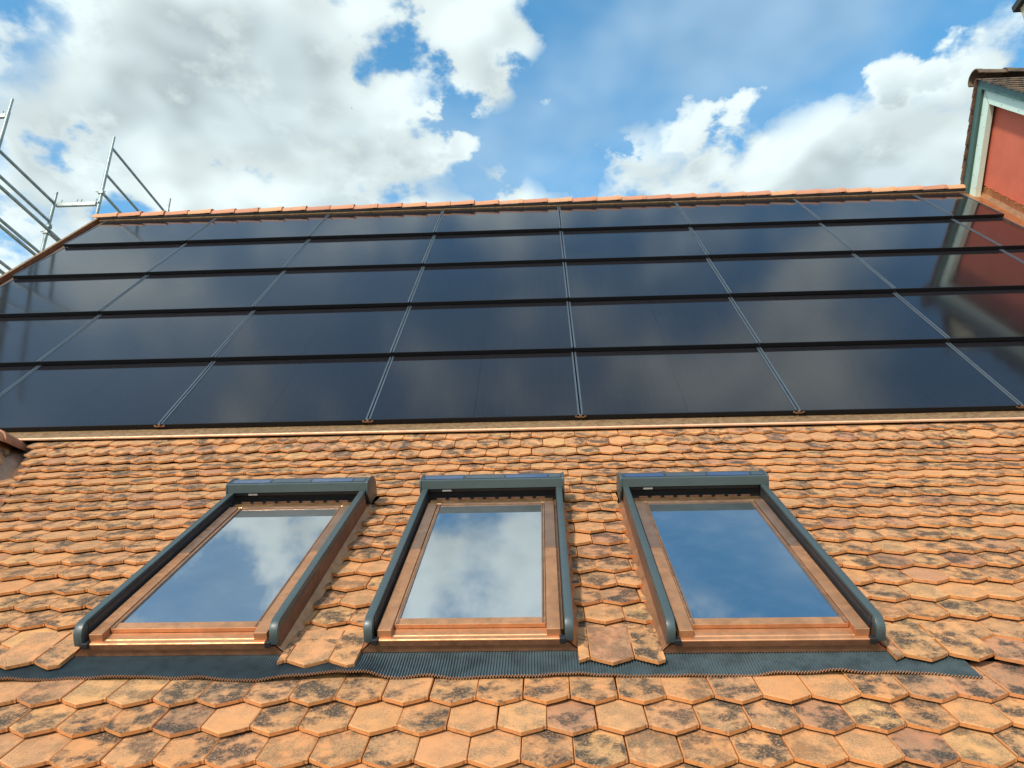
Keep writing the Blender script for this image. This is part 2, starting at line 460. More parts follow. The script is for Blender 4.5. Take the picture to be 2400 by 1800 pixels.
# valley of the wing roof on the left: tiles end there
VA = low(-3.958, 0).x; VAL0 = Vector((-3.958 + GP.x, 5.83, 8.81)); VAL1 = Vector((-3.578 + GP.x, 5.129, 8.357))
def valley_x(P): return VAL0.x + (P.y - VAL0.y) * (VAL1.x - VAL0.x) / (VAL1.y - VAL0.y)
cand = []
FW = .437
def lay(tips, phase0, above):
    for k, P in enumerate(tips):
        nxt = tips[k + 1] if k + 1 < len(tips) else P + (tips[k] - tips[k - 1])
        yield P, nxt, (k % 2)
def rows():
    for k in range(len(up_tips) - 1):
        yield up_tips[k], up_tips[k + 1], (k + 1) % 2, k
    lows = [tip_low(.299)] + low_tips
    for k in range(1, len(lows)):
        yield lows[k], lows[k - 1], (k + 1) % 2, -k
rj = random.Random(5)
for P, nxt, par, k in rows():
    normal = Vector((0, -(nxt - P).z, (nxt - P).y)).normalized()
    upv = (nxt - normal * (TT + .0085)) - P
    if k == 0: upv = up_tips[1] - normal * (TT - .004) - P
    a0 = .052 if par else -.0337
    s_here = (P - tip_low(0)).dot(V2)
    i0 = int((VERGE_X - GP.x - a0) / TW) - 1; i1 = int((WALL_X - GP.x - a0) / TW) + 1
    for i in range(i0, i1 + 1):
        a = a0 + i * TW
        X = GP.x + a
        if X < VERGE_X + .06 or X > WALL_X - .10: continue
        if X < valley_x(P) - .02 : continue
        cut = []; skip = False
        if 0 <= k and s_here > -1.60:
            for w in WINS:
                lo, hi = w - FW - a, w + FW - a
                l, h = -TW / 2, TW / 2
                if hi <= l or lo >= h: continue
                if lo <= l and hi >= h: skip = True; break
                if lo > l: cut.append((lo, 1.0))     # keep the left piece
                else: cut.append((hi, -1.0))         # keep the right piece
        if skip: continue
        if cut and len(cut) == 1:
            wdt = (cut[0][0] + TW / 2) if cut[0][1] > 0 else (TW / 2 - cut[0][0])
            if wdt < .018: continue
        Q = Vector((X + rj.uniform(-.0016, .0016), P.y, P.z)) + upv.normalized() * rj.gauss(0, .0022) + normal * (abs(rj.gauss(0, .0012)))
        if k == 0: Q += normal * (.010 if -2.0 < a < 1.95 else -.004)
        m = frame(Q, upv, rj.gauss(0, .006), rj.gauss(0, .006), rj.gauss(0, .004))
        pa = pixel(Q); pb = pixel(Q + upv.normalized() * EXPO)
        size = 0
        if pa and pb and -30 < pa[0] < 2430 and -20 < pb[1] < 1815:
            size = abs(pb[1] - pa[1]) * TW * 1775 / max(.5, (Q - CAM).length)
        cand.append((size, k, m, cut, rj.random(), rj.randrange(8)))
cand.sort(key=lambda c: -c[0])
# the pieces that show largest are single tiles, the rest one field
single, rest = cand[:300], cand[300:]
for n_, (size, k, m, cut, rnd, v) in enumerate(single):
    me = tile_mesh(1000 + n_, cut=cut) if cut else TILES[v]
    if me is None: continue
    if not me.materials: me.materials.append(M_TILE); me.materials.append(M_TEDGE)
    o = bpy.data.objects.new('tile', me); link(o, roof); o.matrix_world = m
fv, ff, fr_, fm = [], [], [], []
for n_, (size, k, m, cut, rnd, v) in enumerate(rest):
    me = tile_mesh(5000 + n_, cut=cut) if cut else TILES[v]
    if me is None: continue
    b = len(fv)
    fv += [m @ q.co for q in me.vertices]
    ff += [[b + i for i in p.vertices] for p in me.polygons]
    fr_ += [rnd] * len(me.vertices); fm += [p.material_index for p in me.polygons]
    if cut: bpy.data.meshes.remove(me)
me = bpy.data.meshes.new('tile_field'); me.from_pydata(fv, [], ff); me.materials.append(M_TILEM); me.materials.append(M_TEDGEM); me.polygons.foreach_set('material_index', fm)
at = me.attributes.new('rnd', 'FLOAT', 'POINT'); at.data.foreach_set('value', fr_)
tag(link(bpy.data.objects.new('tile_field', me), roof), kind='stuff')

def merged_tiles(mats, parent, m0, m1, seed):
    rg = random.Random(seed); v_, f_, r_, i_ = [], [], [], []
    for m in mats:
        q = TILES[rg.randrange(8)]; b = len(v_); rnd = rg.random()
        v_ += [m @ p.co for p in q.vertices]; f_ += [[b + k for k in p.vertices] for p in q.polygons]
        r_ += [rnd] * len(q.vertices); i_ += [p.material_index for p in q.polygons]
    me = bpy.data.meshes.new('tile_field'); me.from_pydata(v_, [], f_)
    me.materials.append(m0); me.materials.append(m1); me.polygons.foreach_set('material_index', i_)
    at = me.attributes.new('rnd', 'FLOAT', 'POINT'); at.data.foreach_set('value', r_)
    return tag(link(bpy.data.objects.new('tile_field', me), parent), kind='stuff')

# flashing between tiles and panels
fb = MB()
f0 = FLASH_EDGE; f1 = upp(0, 3.86, -.085)
fb.sweep([(f0.y - .002, f0.z - .012), (f0.y - .010, f0.z - .004), (f0.y - .008, f0.z + .007), (f0.y + .004, f0.z + .012)], VERGE_X, WALL_X)
fb.build('flashing_roll', M_COPPER_ROLL, house, smooth=True)
fs = MB(); xx = VERGE_X + .05; rk = random.Random(3)
n_sheet = 0
while xx < WALL_X - .05:
    x2 = min(xx + 1.98, WALL_X - .02); t = .0012 * (n_sheet % 2)
    s_ = MB().sweep([(f0.y + .004, f0.z + .0118 + t), (f0.y + .03, f0.z + .020 + t), (f1.y, f1.z + t)], xx, x2 + .03)
    s_.build('flashing_sheet', M_COPPER_FLASH, house)
    xx = x2; n_sheet += 1

# corrugated apron below the windows
ap = MB(); A0, A1 = -1.93, 1.905; per = .0112; nper = int((A1 - A0) / per); sub = 6; ns = 9
ra = random.Random(8)
ctrl = [ra.uniform(-1, 1) for _ in range(60)]
def wob(a, f, ph):
    x = (a - A0) * f + ph; i = int(x); t = x - i; t = t * t * (3 - 2 * t)
    return ctrl[i % 60] * (1 - t) + ctrl[(i + 1) % 60] * t
cols = nper * sub + 1
for c in range(cols):
    a = A0 + (A1 - A0) * c / (cols - 1)
    end = .284 + .013 * wob(a, 2.6, 3) + .008 * wob(a, 7.3, 11)
    if a > 1.70: end += .02 * (a - 1.70) / .2
    lift = .012 + .024 * max(0, wob(a, 2.1, 20)) + .006 * wob(a, 9, 31)
    flat = .0015 + .0022 * (1 if True else 0)
    for r in range(ns):
        u = r / (ns - 1)
        s = .104 + (end - .104) * u
        amp = .0048 * (0.35 + .65 * min(1, u * 6))
        base = -.091 + .004 * u + (lift - .012) * u ** 2 * .9 - .004 * math.sin(u * 3.1) + .004
        t = base + amp * math.sin(2 * math.pi * c / sub) + .0022 * wob(a + u * .8, 17, 7) * u
        ap.v.append(tuple(low(a + .003 * wob(a, 5, 2) * u, s, t)))
for c in range(cols - 1):
    for r in range(ns - 1):
        i = c * ns + r; ap.f.append((i, i + 1, i + ns + 1, i + ns))
apo = ap.build('corrugated_apron', M_APRON, house, smooth=True)
tag(apo, 'dark corrugated flexible metal strip under the three roof windows')
lip = MB()
for c in range(cols - 1):
    P = Vector(ap.v[c * ns + ns - 1]); Q = Vector(ap.v[(c + 1) * ns + ns - 1])
    lip.quad(P, Q, Q - N2 * .0032 + V2 * .0016, P - N2 * .0032 + V2 * .0016)
lip.build('apron_cut_edge', M_COPPER_PINK, apo)

# verge trim, ridge
def slope_box(name, mat, X0, X1, j0, j1, t0, t1, parent, bevel=0.0):
    b = MB(); q = [upp(0, j0, t0), upp(0, j1, t0), upp(0, j1, t1), upp(0, j0, t1)]
    b.prism([(p.y, p.z) for p in q], X0, X1)
    return b.build(name, mat, parent, bevel=bevel)
slope_box('verge_cap', M_COPPER_FLASH, VERGE_X - .040, VERGE_X + .002, -1.06, 4.15, -.012, -.002, house)
slope_box('verge_board', M_COPPER_DARK2, VERGE_X - .036, VERGE_X - .002, -1.06, 4.15, -.20, -.013, house)
slope_box('verge_gutter', M_COPPER_DARK, VERGE_X + .001, VERGE_X + .11, -1.06, 4.05, -.12, -.072, house)
slope_box('ridge_flashing', M_COPPER_FLASH, VERGE_X + .02, WALL_X - .02, -.992, -.972, -.075, -.026, house)
slope_box('ridge_roll', M_VENT, VERGE_X + .03, WALL_X - .03, -1.06, -.993, -.075, .004, house)
# ridge tiles: tapering half rounds, each lapping over the next
def ridge_tile_mesh(L=.40, r0=.098, r1=.113, th=.014, n=14):
    b = MB(); prof = []
    for k in range(n + 1):
        t = math.pi * (-.06 + 1.12 * k / n); prof.append((math.cos(t) * 1.12, math.sin(t)))
    vs = []
    xs_ = [(0, r0), (L * .82, r1 * .985), (L * .84, r1 * 1.03), (L, r1 * 1.03)]
    for x, r in xs_:
        for (c, s_) in prof: vs.append((x, c * r, s_ * r * .92))
    for x, r in xs_:
        for (c, s_) in prof: vs.append((x, c * (r - th), s_ * (r - th) * .92))
    m = n + 1; fs = []; q = len(xs_)
    for j in range(q - 1):
        for k in range(n):
            fs.append((j * m + k, j * m + k + 1, (j + 1) * m + k + 1, (j + 1) * m + k))
            o = q * m
            fs.append((o + j * m + k, o + (j + 1) * m + k, o + (j + 1) * m + k + 1, o + j * m + k + 1))
        for k in (0, n):
            fs.append((j * m + k, (j + 1) * m + k, q * m + (j + 1) * m + k, q * m + j * m + k))
    for j in (0, q - 1):
        for k in range(n): fs.append((j * m + k, q * m + j * m + k, q * m + j * m + k + 1, j * m + k + 1))
    b.add(vs, fs); return b
ridge = MB().box(VERGE_X, WALL_X - .04, RY - .05, RY + .05, RZ - .10, RZ + .02).build('ridge', M_VENT, house)
rt = ridge_tile_mesh().build('ridge_tile', M_RIDGE, ridge, smooth=True)
RT_P = .372; nR = int((WALL_X - .02 - VERGE_X + .08) / RT_P) + 1
rr = random.Random(4)
for k in range(nR):
    o = rt if k == 0 else rt.copy()
    if k: link(o, ridge)
    X = VERGE_X - .10 + k * RT_P
    if X + .40 > WALL_X - .05: o.scale.x = max(.2, (WALL_X - .06 - X) / .40)
    o.location = (X, RY + rr.gauss(0, .003), RZ - .036 + rr.gauss(0, .003)); o.rotation_euler = (rr.gauss(0, .02), -.006 + rr.gauss(0, .004), rr.gauss(0, .006))

# wing roof on the left with its valley
wing = MB()
vd = (VAL1 - VAL0).normalized(); RW = VAL0 + Vector((-.09, 0, -.03))
wr = Vector((RW.x, RW.y, RW.z))                      # ridge of the wing meets the roof here
wp = [wr, wr + Vector((0, -3.2, 0)), VAL0 + vd * 3.6]
WN = (wp[1] - wp[0]).cross(wp[2] - wp[0]).normalized()
if WN.z < 0: WN = -WN
wdn = (wp[2] - wp[0]).dot(vd); wlow = Vector((wp[2].x, wp[1].y, wp[2].z))
wing.add([q - WN * .03 for q in (wp[0], wp[1], wlow, wp[2])], [(0, 1, 2, 3)])
wroof = wing.build('wing_roof', M_DECK, house)
va = MB(); side = vd.cross(N2).normalized()
if side.x < 0: side = -side
va.add([VAL0 - vd * .25 + side * .13 - N2 * .012, VAL0 + vd * 3.4 + side * .13 - N2 * .012, VAL0 + vd * 3.4 - N2 * .05, VAL0 - vd * .25 - N2 * .05], [(0, 1, 2, 3)])
va.add([VAL0 - vd * .25 - N2 * .05, VAL0 + vd * 3.4 - N2 * .05, VAL0 + vd * 3.4 - side * .10 + WN * .02, VAL0 - vd * .25 - side * .10 + WN * .02], [(0, 1, 2, 3)])
va.build('valley_flashing', M_COPPER_BROWN, wroof)
wx = Vector((0, -1, 0)); wup = WN.cross(wx); wup = wup if wup.z > 0 else -wup
wm3 = Matrix(((wx.x, wup.x, WN.x), (wx.y, wup.y, WN.y), (wx.z, wup.z, WN.z))).to_4x4()
if wm3.determinant() < 0:
    wx = -wx; wm3 = Matrix(((wx.x, wup.x, WN.x), (wx.y, wup.y, WN.y), (wx.z, wup.z, WN.z))).to_4x4()
wing_rest = []
for r in range(24):
    for c in range(-2, 30):
        Q = wr - wup * (.16 + r * EXPO) + Vector((0, -.10 - c * TW - (r % 2) * TW / 2 - .06 * r, 0))
        val_y = VAL0 + vd * ((wr.z - Q.z) / -vd.z) if True else None
        if Q.y > val_y.y - .16 + .35: continue
        if Q.y < wp[1].y + .1: continue
        mm = Matrix.Translation(Q + WN * .02) @ wm3 @ Matrix.Rotation(-.06, 4, 'X')
        pq = pixel(Q)
        if pq is None or pq[0] < -40: wing_rest.append(mm); continue
        o = bpy.data.objects.new('tile', TILES[(r + c) % 8]); link(o, wroof)
        o.matrix_world = mm
merged_tiles(wing_rest, wroof, M_TILEM, M_TEDGEM, 21)
for k in range(4):
    o = bpy.data.objects.new('ridge_tile', rt.data); link(o, wroof)
    o.location = wr + Vector((0, .12 - k * .36, .015)); o.rotation_euler = (0, 0, R(-90)); o.scale = (1, .9, .9)
mo = MB(); c0 = wr + Vector((0, .13, .01))
nmo = 12
for k in range(nmo + 1):
    t = math.pi * k / nmo
    mo.v.append((c0.x + .115 * math.cos(t), c0.y - .02, c0.z + .10 * math.sin(t))); mo.v.append((c0.x + .135 * math.cos(t), c0.y + .05, c0.z + .115 * math.sin(t) - .01))
for k in range(nmo): mo.f.append((2 * k, 2 * k + 1, 2 * k + 3, 2 * k + 2))
mo.build('mortar_bed', M_MORTAR, wroof, smooth=True)

# walls, rear slope and gutter (mostly out of view)
wy0 = low(0, EAVE_S - .35, -.2)
body = MB()
prof = [(wy0.y, 0), (wy0.y, wy0.z - .08), (5.75, 8.55), (RY, RZ - .28), (RY + 4.6, RZ - 5.9), (RY + 4.6, 0)]
body.prism(prof, VERGE_X + .04, WALL_X + .1); body.build('wall', M_WALL, house)
MB().sweep([(RY, RZ + .0), (RY + 5.0, RZ - 6.15)], VERGE_X, WALL_X).build('rear_roof_slope', M_RIDGE, house)
gt = MB(); gp = low(0, EAVE_S + .04, -.14)
gt.sweep([(gp.y + .06 * math.cos(t), gp.z + .06 * math.sin(t)) for t in [math.pi * (1 + k / 10) for k in range(11)]], VERGE_X, WALL_X)
gt.build('eaves_gutter', M_COPPER, house, smooth=True)
# flashing against the neighbour's wall
wf = MB()
for (j0, j1) in ((-1.0, .62), (.60, 2.3), (2.28, 4.1)):
    a = [upp(WALL_X - .012, j0, .01), upp(WALL_X - .012, j1, .01), upp(WALL_X - .006, j1, .01) + Vector((0, 0, .15)), upp(WALL_X - .006, j0, .01) + Vector((0, 0, .15))]
    b = MB(); b.quad(*a)
    b.quad(a[3], a[2], a[2] + Vector((-.012, 0, .010)), a[3] + Vector((-.012, 0, .010)))
    b.quad(a[1], a[0], upp(WALL_X - .05, j0, -.045), upp(WALL_X - .05, j1, -.045))
    b.quad(upp(WALL_X - .05, j0, -.045), upp(WALL_X - .05, j1, -.045), upp(WALL_X - .27, j1, -.05), upp(WALL_X - .27, j0, -.05))
    b.build('wall_flashing', M_COPPER, house)
for k in range(14):
    j = -.86 + k * .16
    q = upp(WALL_X - .02, j, .01) + Vector((0, 0, .125))
    MB().box(q.x - .012, q.x + .008, q.y - .008, q.y + .008, q.z - .006, q.z + .012).build('flashing_clip', M_COPPER_PINK, house)

# ------------------------------------------------------------------ solar panels
def make_panel(width, length, name='solar_panel', clips=False):
    root = empty(name)
    hw = width / 2 - .006
    g = MB().add([(-hw + .016, .004, 0), (hw - .016, .004, 0), (hw - .016, length, 0), (-hw + .016, length, 0)], [(0, 1, 2, 3)])
    gl = g.build('cell_glass', M_PANEL, root)
    MB().box(-hw, hw, -.008, .0035, -.040, .0015).build('lower_edge', M_FRAME, root, bevel=.0015)
    MB().box(-hw + .03, hw - .03, .0, length, -.03, -.004).build('back_tray', M_FRAME, root)
    for s in (-1, 1):
        x0, x1 = sorted((s * hw, s * (hw - .0155)))
        MB().box(x0, x1, .004, length, -.03, .0045).build('side_trim', M_TRIM, root, bevel=.0015)
    if clips:
        for s in (-1,):
            b = MB(); x0 = -width / 2
            b.box(x0 - .045, x0 + .045, -.020, -.0105, -.016, -.010)
            b.box(x0 - .045, x0 - .030, -.020, -.0105, -.016, -.002); b.box(x0 + .030, x0 + .045, -.020, -.0105, -.016, -.002)
            b.box(x0 - .010, x0 + .010, -.022, -.0105, -.012, .010)
            b.build('rail_clip', M_COPPER_BROWN, root)
    return root
ORD = ('top', 'second', 'third', 'fourth', 'bottom')
ORDC = ('first', 'second', 'third', 'fourth', 'fifth', 'sixth', 'seventh', 'eighth')
TILT = math.atan(.045 / PH)
protos = {}
def copy_tree(o, parent=None):
    c = o.copy(); COL.objects.link(c); c.parent = parent
    for ch in list(o.children): copy_tree(ch, c)
    return c
rp = random.Random(2)
LASTW = .40 * PW - .02
for r in range(5):
    for c in range(8):
        last = c == 7
        width = LASTW if last else PW
        key = (last, r == 0, r == 4)
        if key not in protos:
            protos[key] = o = make_panel(width, PH * (.990 if r == 0 else 1.045), clips=(r == 4))
        else: o = copy_tree(protos[key])
        xc = OP.x + (-3.5 + c) * PW if not last else OP.x + 3 * PW + LASTW / 2
        if c == 0: pass
        o.location = upp(xc, r + rp.gauss(0, .0012), rp.gauss(0, .0008))
        o.rotation_euler = (PITCH1 - TILT + rp.gauss(0, .0010), rp.gauss(0, .0012), rp.gauss(0, .0006))
        if last: lab = f'narrow black solar end panel beside the red gable wall, {ORD[r]} row'
        elif c == 0: lab = f'black solar panel next to the left roof verge in the {ORD[r]} row'
        else: lab = f'black solar panel in the {ORD[r]} row, {ORDC[c]} column from the left verge'
        tag(o, lab, 'solar panel', 'solar panels on the upper roof')

# ------------------------------------------------------------------ roof windows (local x across, y up the slope, z out; glass at z = 0)
def make_window():
    root = empty('roof_window')
    GW, GH = .296, 1.336
    # glass pane, with the lining and dark attic seen through it
    b = MB().box(-GW, GW, -.002, GH, -.012, -.004); b.build('glass_pane', M_GLASS, root)
    ln = MB(); d = -.20
    q = [(-GW + .015, .0, d), (GW - .015, .0, d), (GW - .015, GH - .02, d), (-GW + .015, GH - .02, d)]
    p = [(-GW, -.001, -.016), (GW, -.001, -.016), (GW, GH, -.016), (-GW, GH, -.016)]
    ln.add(p + q, [(0, 1, 5, 4), (1, 2, 6, 5), (2, 3, 7, 6), (3, 0, 4, 7)])
    ln.build('inner_lining', M_LINING, root)
    rm = MB().add([(-.9, -.3, d - .7), (.9, -.3, d - .7), (.9, GH + .3, d - .7), (-.9, GH + .3, d - .7)] + q, [(0, 1, 2, 3), (0, 1, 5, 4), (1, 2, 6, 5), (2, 3, 7, 6), (3, 0, 4, 7)])
    rm.build('attic_void', M_ROOM, root)
    tb = MB().box(-GW + .002, GW - .002, GH - .10, GH - .06, -.060, -.020).box(-GW + .002, GW - .002, GH - .235, GH - .215, -.12, -.10)
    tb.build('inner_sash', M_LINING, root, bevel=.003)
    # copper sash
    sb = MB().prism([(.002, .002), (-.043, -.002), (-.043, -.0205), (.002, -.0205)], -GW - .014, GW + .014)
    sb.build('sash_bottom', M_COPPER_PINK, root, bevel=.0012)
    for s in (-1, 1):
        x0, x1 = sorted((s * (GW - .001), s * (GW + .006))); MB().box(x0, x1, -.040, GH, -.03, .003).build('glazing_bead', M_COPPER_BROWN, root)
        x0, x1 = sorted((s * (GW + .008), s * (GW + .015))); MB().box(x0, x1, -.042, GH + .01, -.03, .001).build('sash_side', M_COPPER, root)
        x0, x1 = sorted((s * .3135, s * .369))
        MB().box(x0, x1, -.100, .690, -.03, .006).build('side_cladding', M_COPPER_PINK, root, bevel=.002)
        MB().box(x0 + .0005 , x1 - .0005, .6915, GH + .005, -.03, .0075).build('side_cladding', M_COPPER_BROWN, root, bevel=.002)
        x0, x1 = sorted((s * .370, s * .3815)); MB().box(x0, x1, -.06, GH + .1, -.06, -.018).build('side_channel', M_COPPER, root)
    MB().box(-GW, GW, GH - .004, GH + .016, -.04, .004).build('sash_top', M_COPPER_BROWN, root, bevel=.002)
    # head cover bar and its notched strip
    MB().prism([(GH + .020, -.006), (GH + .024, -.002), (GH + .085, -.002), (GH + .085, -.03), (GH + .02, -.03)], -.366, .366).build('head_cover', M_COPPER_GOLD, root, bevel=.0015)
    nb = MB()
    for k in range(9): nb.box(-.33 + k * .0745, -.33 + k * .0745 + .052, GH + .090, GH + .094, -.02, .005)
    nb.build('notched_strip', M_COPPER_DARK, root)
    # copper sill tray with its lip
    tr = MB().prism([(-.0445, -.021), (-.090, -.0225), (-.093, -.0255), (-.112, -.0275), (-.1155, -.031), (-.1155, -.053), (-.10, -.053), (-.0445, -.053)], -.372, .372)
    tr.build('sill_tray', M_COPPER_PINK, root)
    MB().box(-.370, .370, -.1175, -.1160, -.0545, -.032).build('sill_front', M_COPPER_DARK2, root)
    MB().add([(-.40, -.108, -.050), (.40, -.108, -.050), (.442, -.112, -.084), (-.442, -.112, -.084)], [(0, 1, 2, 3)]).build('sill_apron', M_COPPER_DARK2, root)
    for s in (-1, 1):
        MB().add([(s * .405, -.108, -.044), (s * .450, -.112, -.088), (s * .450, GH + .2, -.092), (s * .405, GH + .2, -.044)], [(0, 1, 2, 3)]).build('outer_flashing', M_COPPER, root)
    # shutter rails
    for s in (-1, 1):
        prof = [(1.46, .014), (1.46, .054)] + [(-.068 - .056 * math.sin(t), .054 - .056 * (1 - math.cos(t))) for t in [math.pi / 2 * k / 8 for k in range(9)]] + [(-.124, -.034), (-.106, -.034), (-.102, -.012), (-.090, .006), (-.070, .014)]
        prof = [(y, z) for y, z in prof]
        x0, x1 = sorted((s * .386, s * .4205))
        rl = MB().prism(prof, x0, x1).build('shutter_rail', M_GREY, root, bevel=.0022, smooth=True)
        x0, x1 = sorted((s * .389, s * .4185))
        MB().box(x0, x1, -.098, 1.46, -.080, .0135).build('rail_support_shade', M_COPPER_DARK, rl)  # dark box colours in the shadow and flashing below the rail
        x0, x1 = sorted((s * .3855, s * .3835))
        MB().box(x0, x1, -.07, 1.45, -.03, .046).build('guide_channel', M_DARKIN, rl)
        x0, x1 = sorted((s * .3832, s * .3815))
        MB().box(x0, x1, -.05, 1.44, .034, .0385).build('brush_seal', M_BLACK, rl)
        x0, x1 = sorted((s * .390, s * .364))
        cl = MB().box(x0, x1, -.128, -.098, -.046, -.020).build('end_clip', M_BLACK, rl, bevel=.004)
    # shutter box
    bp = [(1.462, .052), (1.472, .100), (1.478, .1035), (1.545, .1030), (1.592, .096), (1.632, .082), (1.666, .058), (1.684, .028), (1.687, -.03), (1.675, -.03), (1.66, .03), (1.62, .066), (1.50, .084), (1.478, .052)]
    box = MB().prism(bp, -.424, .424).build('shutter_box', M_GREY, root, smooth=True)
    cap = [(1.458, .026), (1.458, .052), (1.469, .102), (1.476, .1075), (1.546, .1075), (1.595, .1005), (1.637, .086), (1.672, .061), (1.690, .029), (1.693, -.055), (1.52, -.055)]
    for s in (-1, 1):
        x0, x1 = sorted((s * .4245, s * .4370)); MB().prism(cap, x0, x1).build('box_end_cap', M_GREY, box, bevel=.003, smooth=True)
    MB().box(-.422, .422, 1.485, 1.50, -.03, .080).build('box_cavity_shade', M_BLACK, box)  # black sheet set in the cavity to paint its shade
    MB().box(-.385, .385, 1.472, 1.484, .026, .046).build('shutter_slat_end', M_BLACK, box, bevel=.004)
    sl = lambda y: .1035 - .0005 * (y - 1.478) / .067
    def strip(x0, x1, mat, nm, z=.0012):
        MB().add([(x0, 1.488, sl(1.488) + z), (x1, 1.488, sl(1.488) + z), (x1, 1.544, sl(1.544) + z), (x0, 1.544, sl(1.544) + z)], [(0, 1, 2, 3)]).build(nm, mat, box)
    strip(-.418, .418, M_DARKIN, 'solar_strip_tray')
    strip(-.405, -.175, M_PVSTRIP, 'solar_strip', .0026); strip(.085, .335, M_PVSTRIP, 'solar_strip', .0026)
    strip(-.160, .075, M_TRIM, 'strip_cover', .0026); strip(.345, .412, M_TRIM, 'strip_cover', .0026)
    MB().box(-.30, -.245, 1.4655, 1.4695, .034, .045).build('label_plate', M_LABEL, box)
    return root
w0 = make_window()
WLAB = ('grey framed roof window with copper cladding, leftmost of three above the apron',
        'grey framed roof window with copper cladding, between the other two roof windows',
        'grey framed roof window with copper cladding, rightmost of the three')
for k, a in enumerate(WINS):
    o = w0 if k == 0 else copy_tree(w0)
    o.location = low(a, (0.010, 0, .025)[k]); o.rotation_euler = (PITCH2, 0, 0)
    tag(o, WLAB[k], 'roof window', 'three roof windows in a row')

# ------------------------------------------------------------------ neighbour's house with the red gable
nb = empty('neighbour_house', (WALL_X, 9.03, 0)); NBO = Vector((WALL_X, 9.03, 0))
tag(nb, "neighbouring house with red gable wall and pale mint and green barge boards", 'house')
AY, AZ, TP = 8.83, 14.97, math.tan(PITCH1)
def nbm(b, name, mat, parent=nb, **k):
    b.v = [tuple(Vector(v) - NBO) for v in b.v]; return b.build(name, mat, parent, **k)
w = MB(); yb, yf = AY + 4.6, AY - 5.2
w.prism([(yf, 0), (yf, AZ - .3 - (AY - yf) * TP), (AY, AZ - .22), (yb, AZ - .3 - (yb - AY) * TP), (yb, 0)], WALL_X, WALL_X + 9)
nbm(w, 'gable_wall', M_RED)
cs, sn = math.cos(PITCH1), math.sin(PITCH1)
def rake(side, d, along):           # side -1 front, +1 rear; d below the roof surface, along from the apex
    return (AY + side * along * cs - side * -0.0 - side * d * sn * 0 , AZ - d / cs - along * sn)
def board(name, mat, side, d0, d1, L, X0, X1, **k):
    prof = [rake(side, d0, 0), rake(side, d1, 0), rake(side, d1, L), rake(side, d0, L)]
    return nbm(MB().prism(prof, X0, X1), name, mat, **k)
for side, L in ((-1, 6.0), (1, 5.5)):
    board('green_fascia', M_GREEN, side, .012, .118, L, WALL_X - .165, WALL_X - .135)
    board('green_fascia_backing', M_GREEN, side, .014, .13, L, WALL_X - .133, WALL_X - .05)
    wb = board('white_barge_board', M_WHITE, side, .120, .285, L, WALL_X - .122, WALL_X - .045)
    nr = board('roof_slab', M_DECK, side, -.005, .011, L, WALL_X - .17, WALL_X + 9)
    # tiles
    upd = Vector((0, -side * cs, sn)); nrm = Vector((0, side * sn, cs))
    x = Vector((-side, 0, 0)); x = upd.cross(nrm)
    m3 = Matrix(((x.x, upd.x, nrm.x), (x.y, upd.y, nrm.y), (x.z, upd.z, nrm.z))).to_4x4()
    rn = random.Random(9 + side); extra = []
    far = []
    for r_ in range(34 if side < 0 else 24):
        for c_ in range(54 if side < 0 else 2):
            X = WALL_X - .205 + TW / 2 + c_ * TW + (TW / 2 if r_ % 2 else 0)
            q = Vector((X, AY + side * cs * (.30 + r_ * EXPO), AZ - sn * (.30 + r_ * EXPO))) + nrm * .040
            pp = pixel(q)
            if side < 0 and (pp is None or pp[0] > 2470): far.append(Matrix.Translation(q - NBO) @ m3 @ Matrix.Rotation(-.115, 4, 'X')); continue
            o = bpy.data.objects.new('tile', TILES[rn.randrange(8)]); link(o, nr)
            o.matrix_local = Matrix.Translation(q - NBO) @ m3 @ Matrix.Rotation(-.115, 4, 'X') @ Matrix.Rotation(rn.gauss(0, .012), 4, 'Z')
            extra.append((o, r_, c_))
            for sl_ in o.material_slots: sl_.link = 'OBJECT'; sl_.material = M_OLDTILE if side < 0 else M_REDTILE
    if far: merged_tiles(far, nr, M_OLDTILEM, M_OLDTILEM, 33)
    for o, r_, c_ in extra:
        if r_ % 2 and c_ == 0:
            h = o.copy(); link(h, nr); h.matrix_local = Matrix.Translation((-.75 * TW, 0, 0)) @ o.matrix_basis @ Matrix.Scale(.5, 4, (1, 0, 0))
            for sl_ in h.material_slots: sl_.link = 'OBJECT'; sl_.material = M_OLDTILE if side < 0 else M_REDTILE
for side in (-1, 1):                 # screw heads and a mitre joint on the barge boards
    for k in range(9):
        for d in (.155, .25):
            y, z = rake(side, d, .30 + k * .42 + (.06 if d > .2 else 0))
            nbm(MB().tube((WALL_X - .1235, y, z), (WALL_X - .1215, y, z), .009, 8), 'screw_head', M_STEEL)
    y, z = rake(side, .012, 1.15); y2, z2 = rake(side, .118, 1.15)
    nbm(MB().prism([(y - .003, z), (y + .003, z), (y2 + .003, z2), (y2 - .003, z2)], WALL_X - .1662, WALL_X - .1652), 'board_joint', M_BLACK)
nbm(MB().prism([(AY - .002, AZ - .120 / cs), (AY + .002, AZ - .120 / cs), (AY + .002, AZ - .285 / cs), (AY - .002, AZ - .285 / cs)], WALL_X - .1232, WALL_X - .1222), 'mitre_joint', M_DARKIN)
for k in range(22):
    o = bpy.data.objects.new('ridge_tile', rt.data); link(o, nb)
    o.location = Vector((WALL_X - .20 + k * .40 + .40, AY, AZ + .005)) - NBO; o.scale = (1.08, 1.15, 1.1); o.rotation_euler = (0, 0, R(180))
    o.location.x += .0
    o.material_slots[0].link = 'OBJECT'; o.material_slots[0].material = M_OLDTILE
ch = MB().box(7.52, 8.15, 8.62, 9.18, 14.3, 16.62); chm = nbm(ch, 'chimney', M_CREAM)
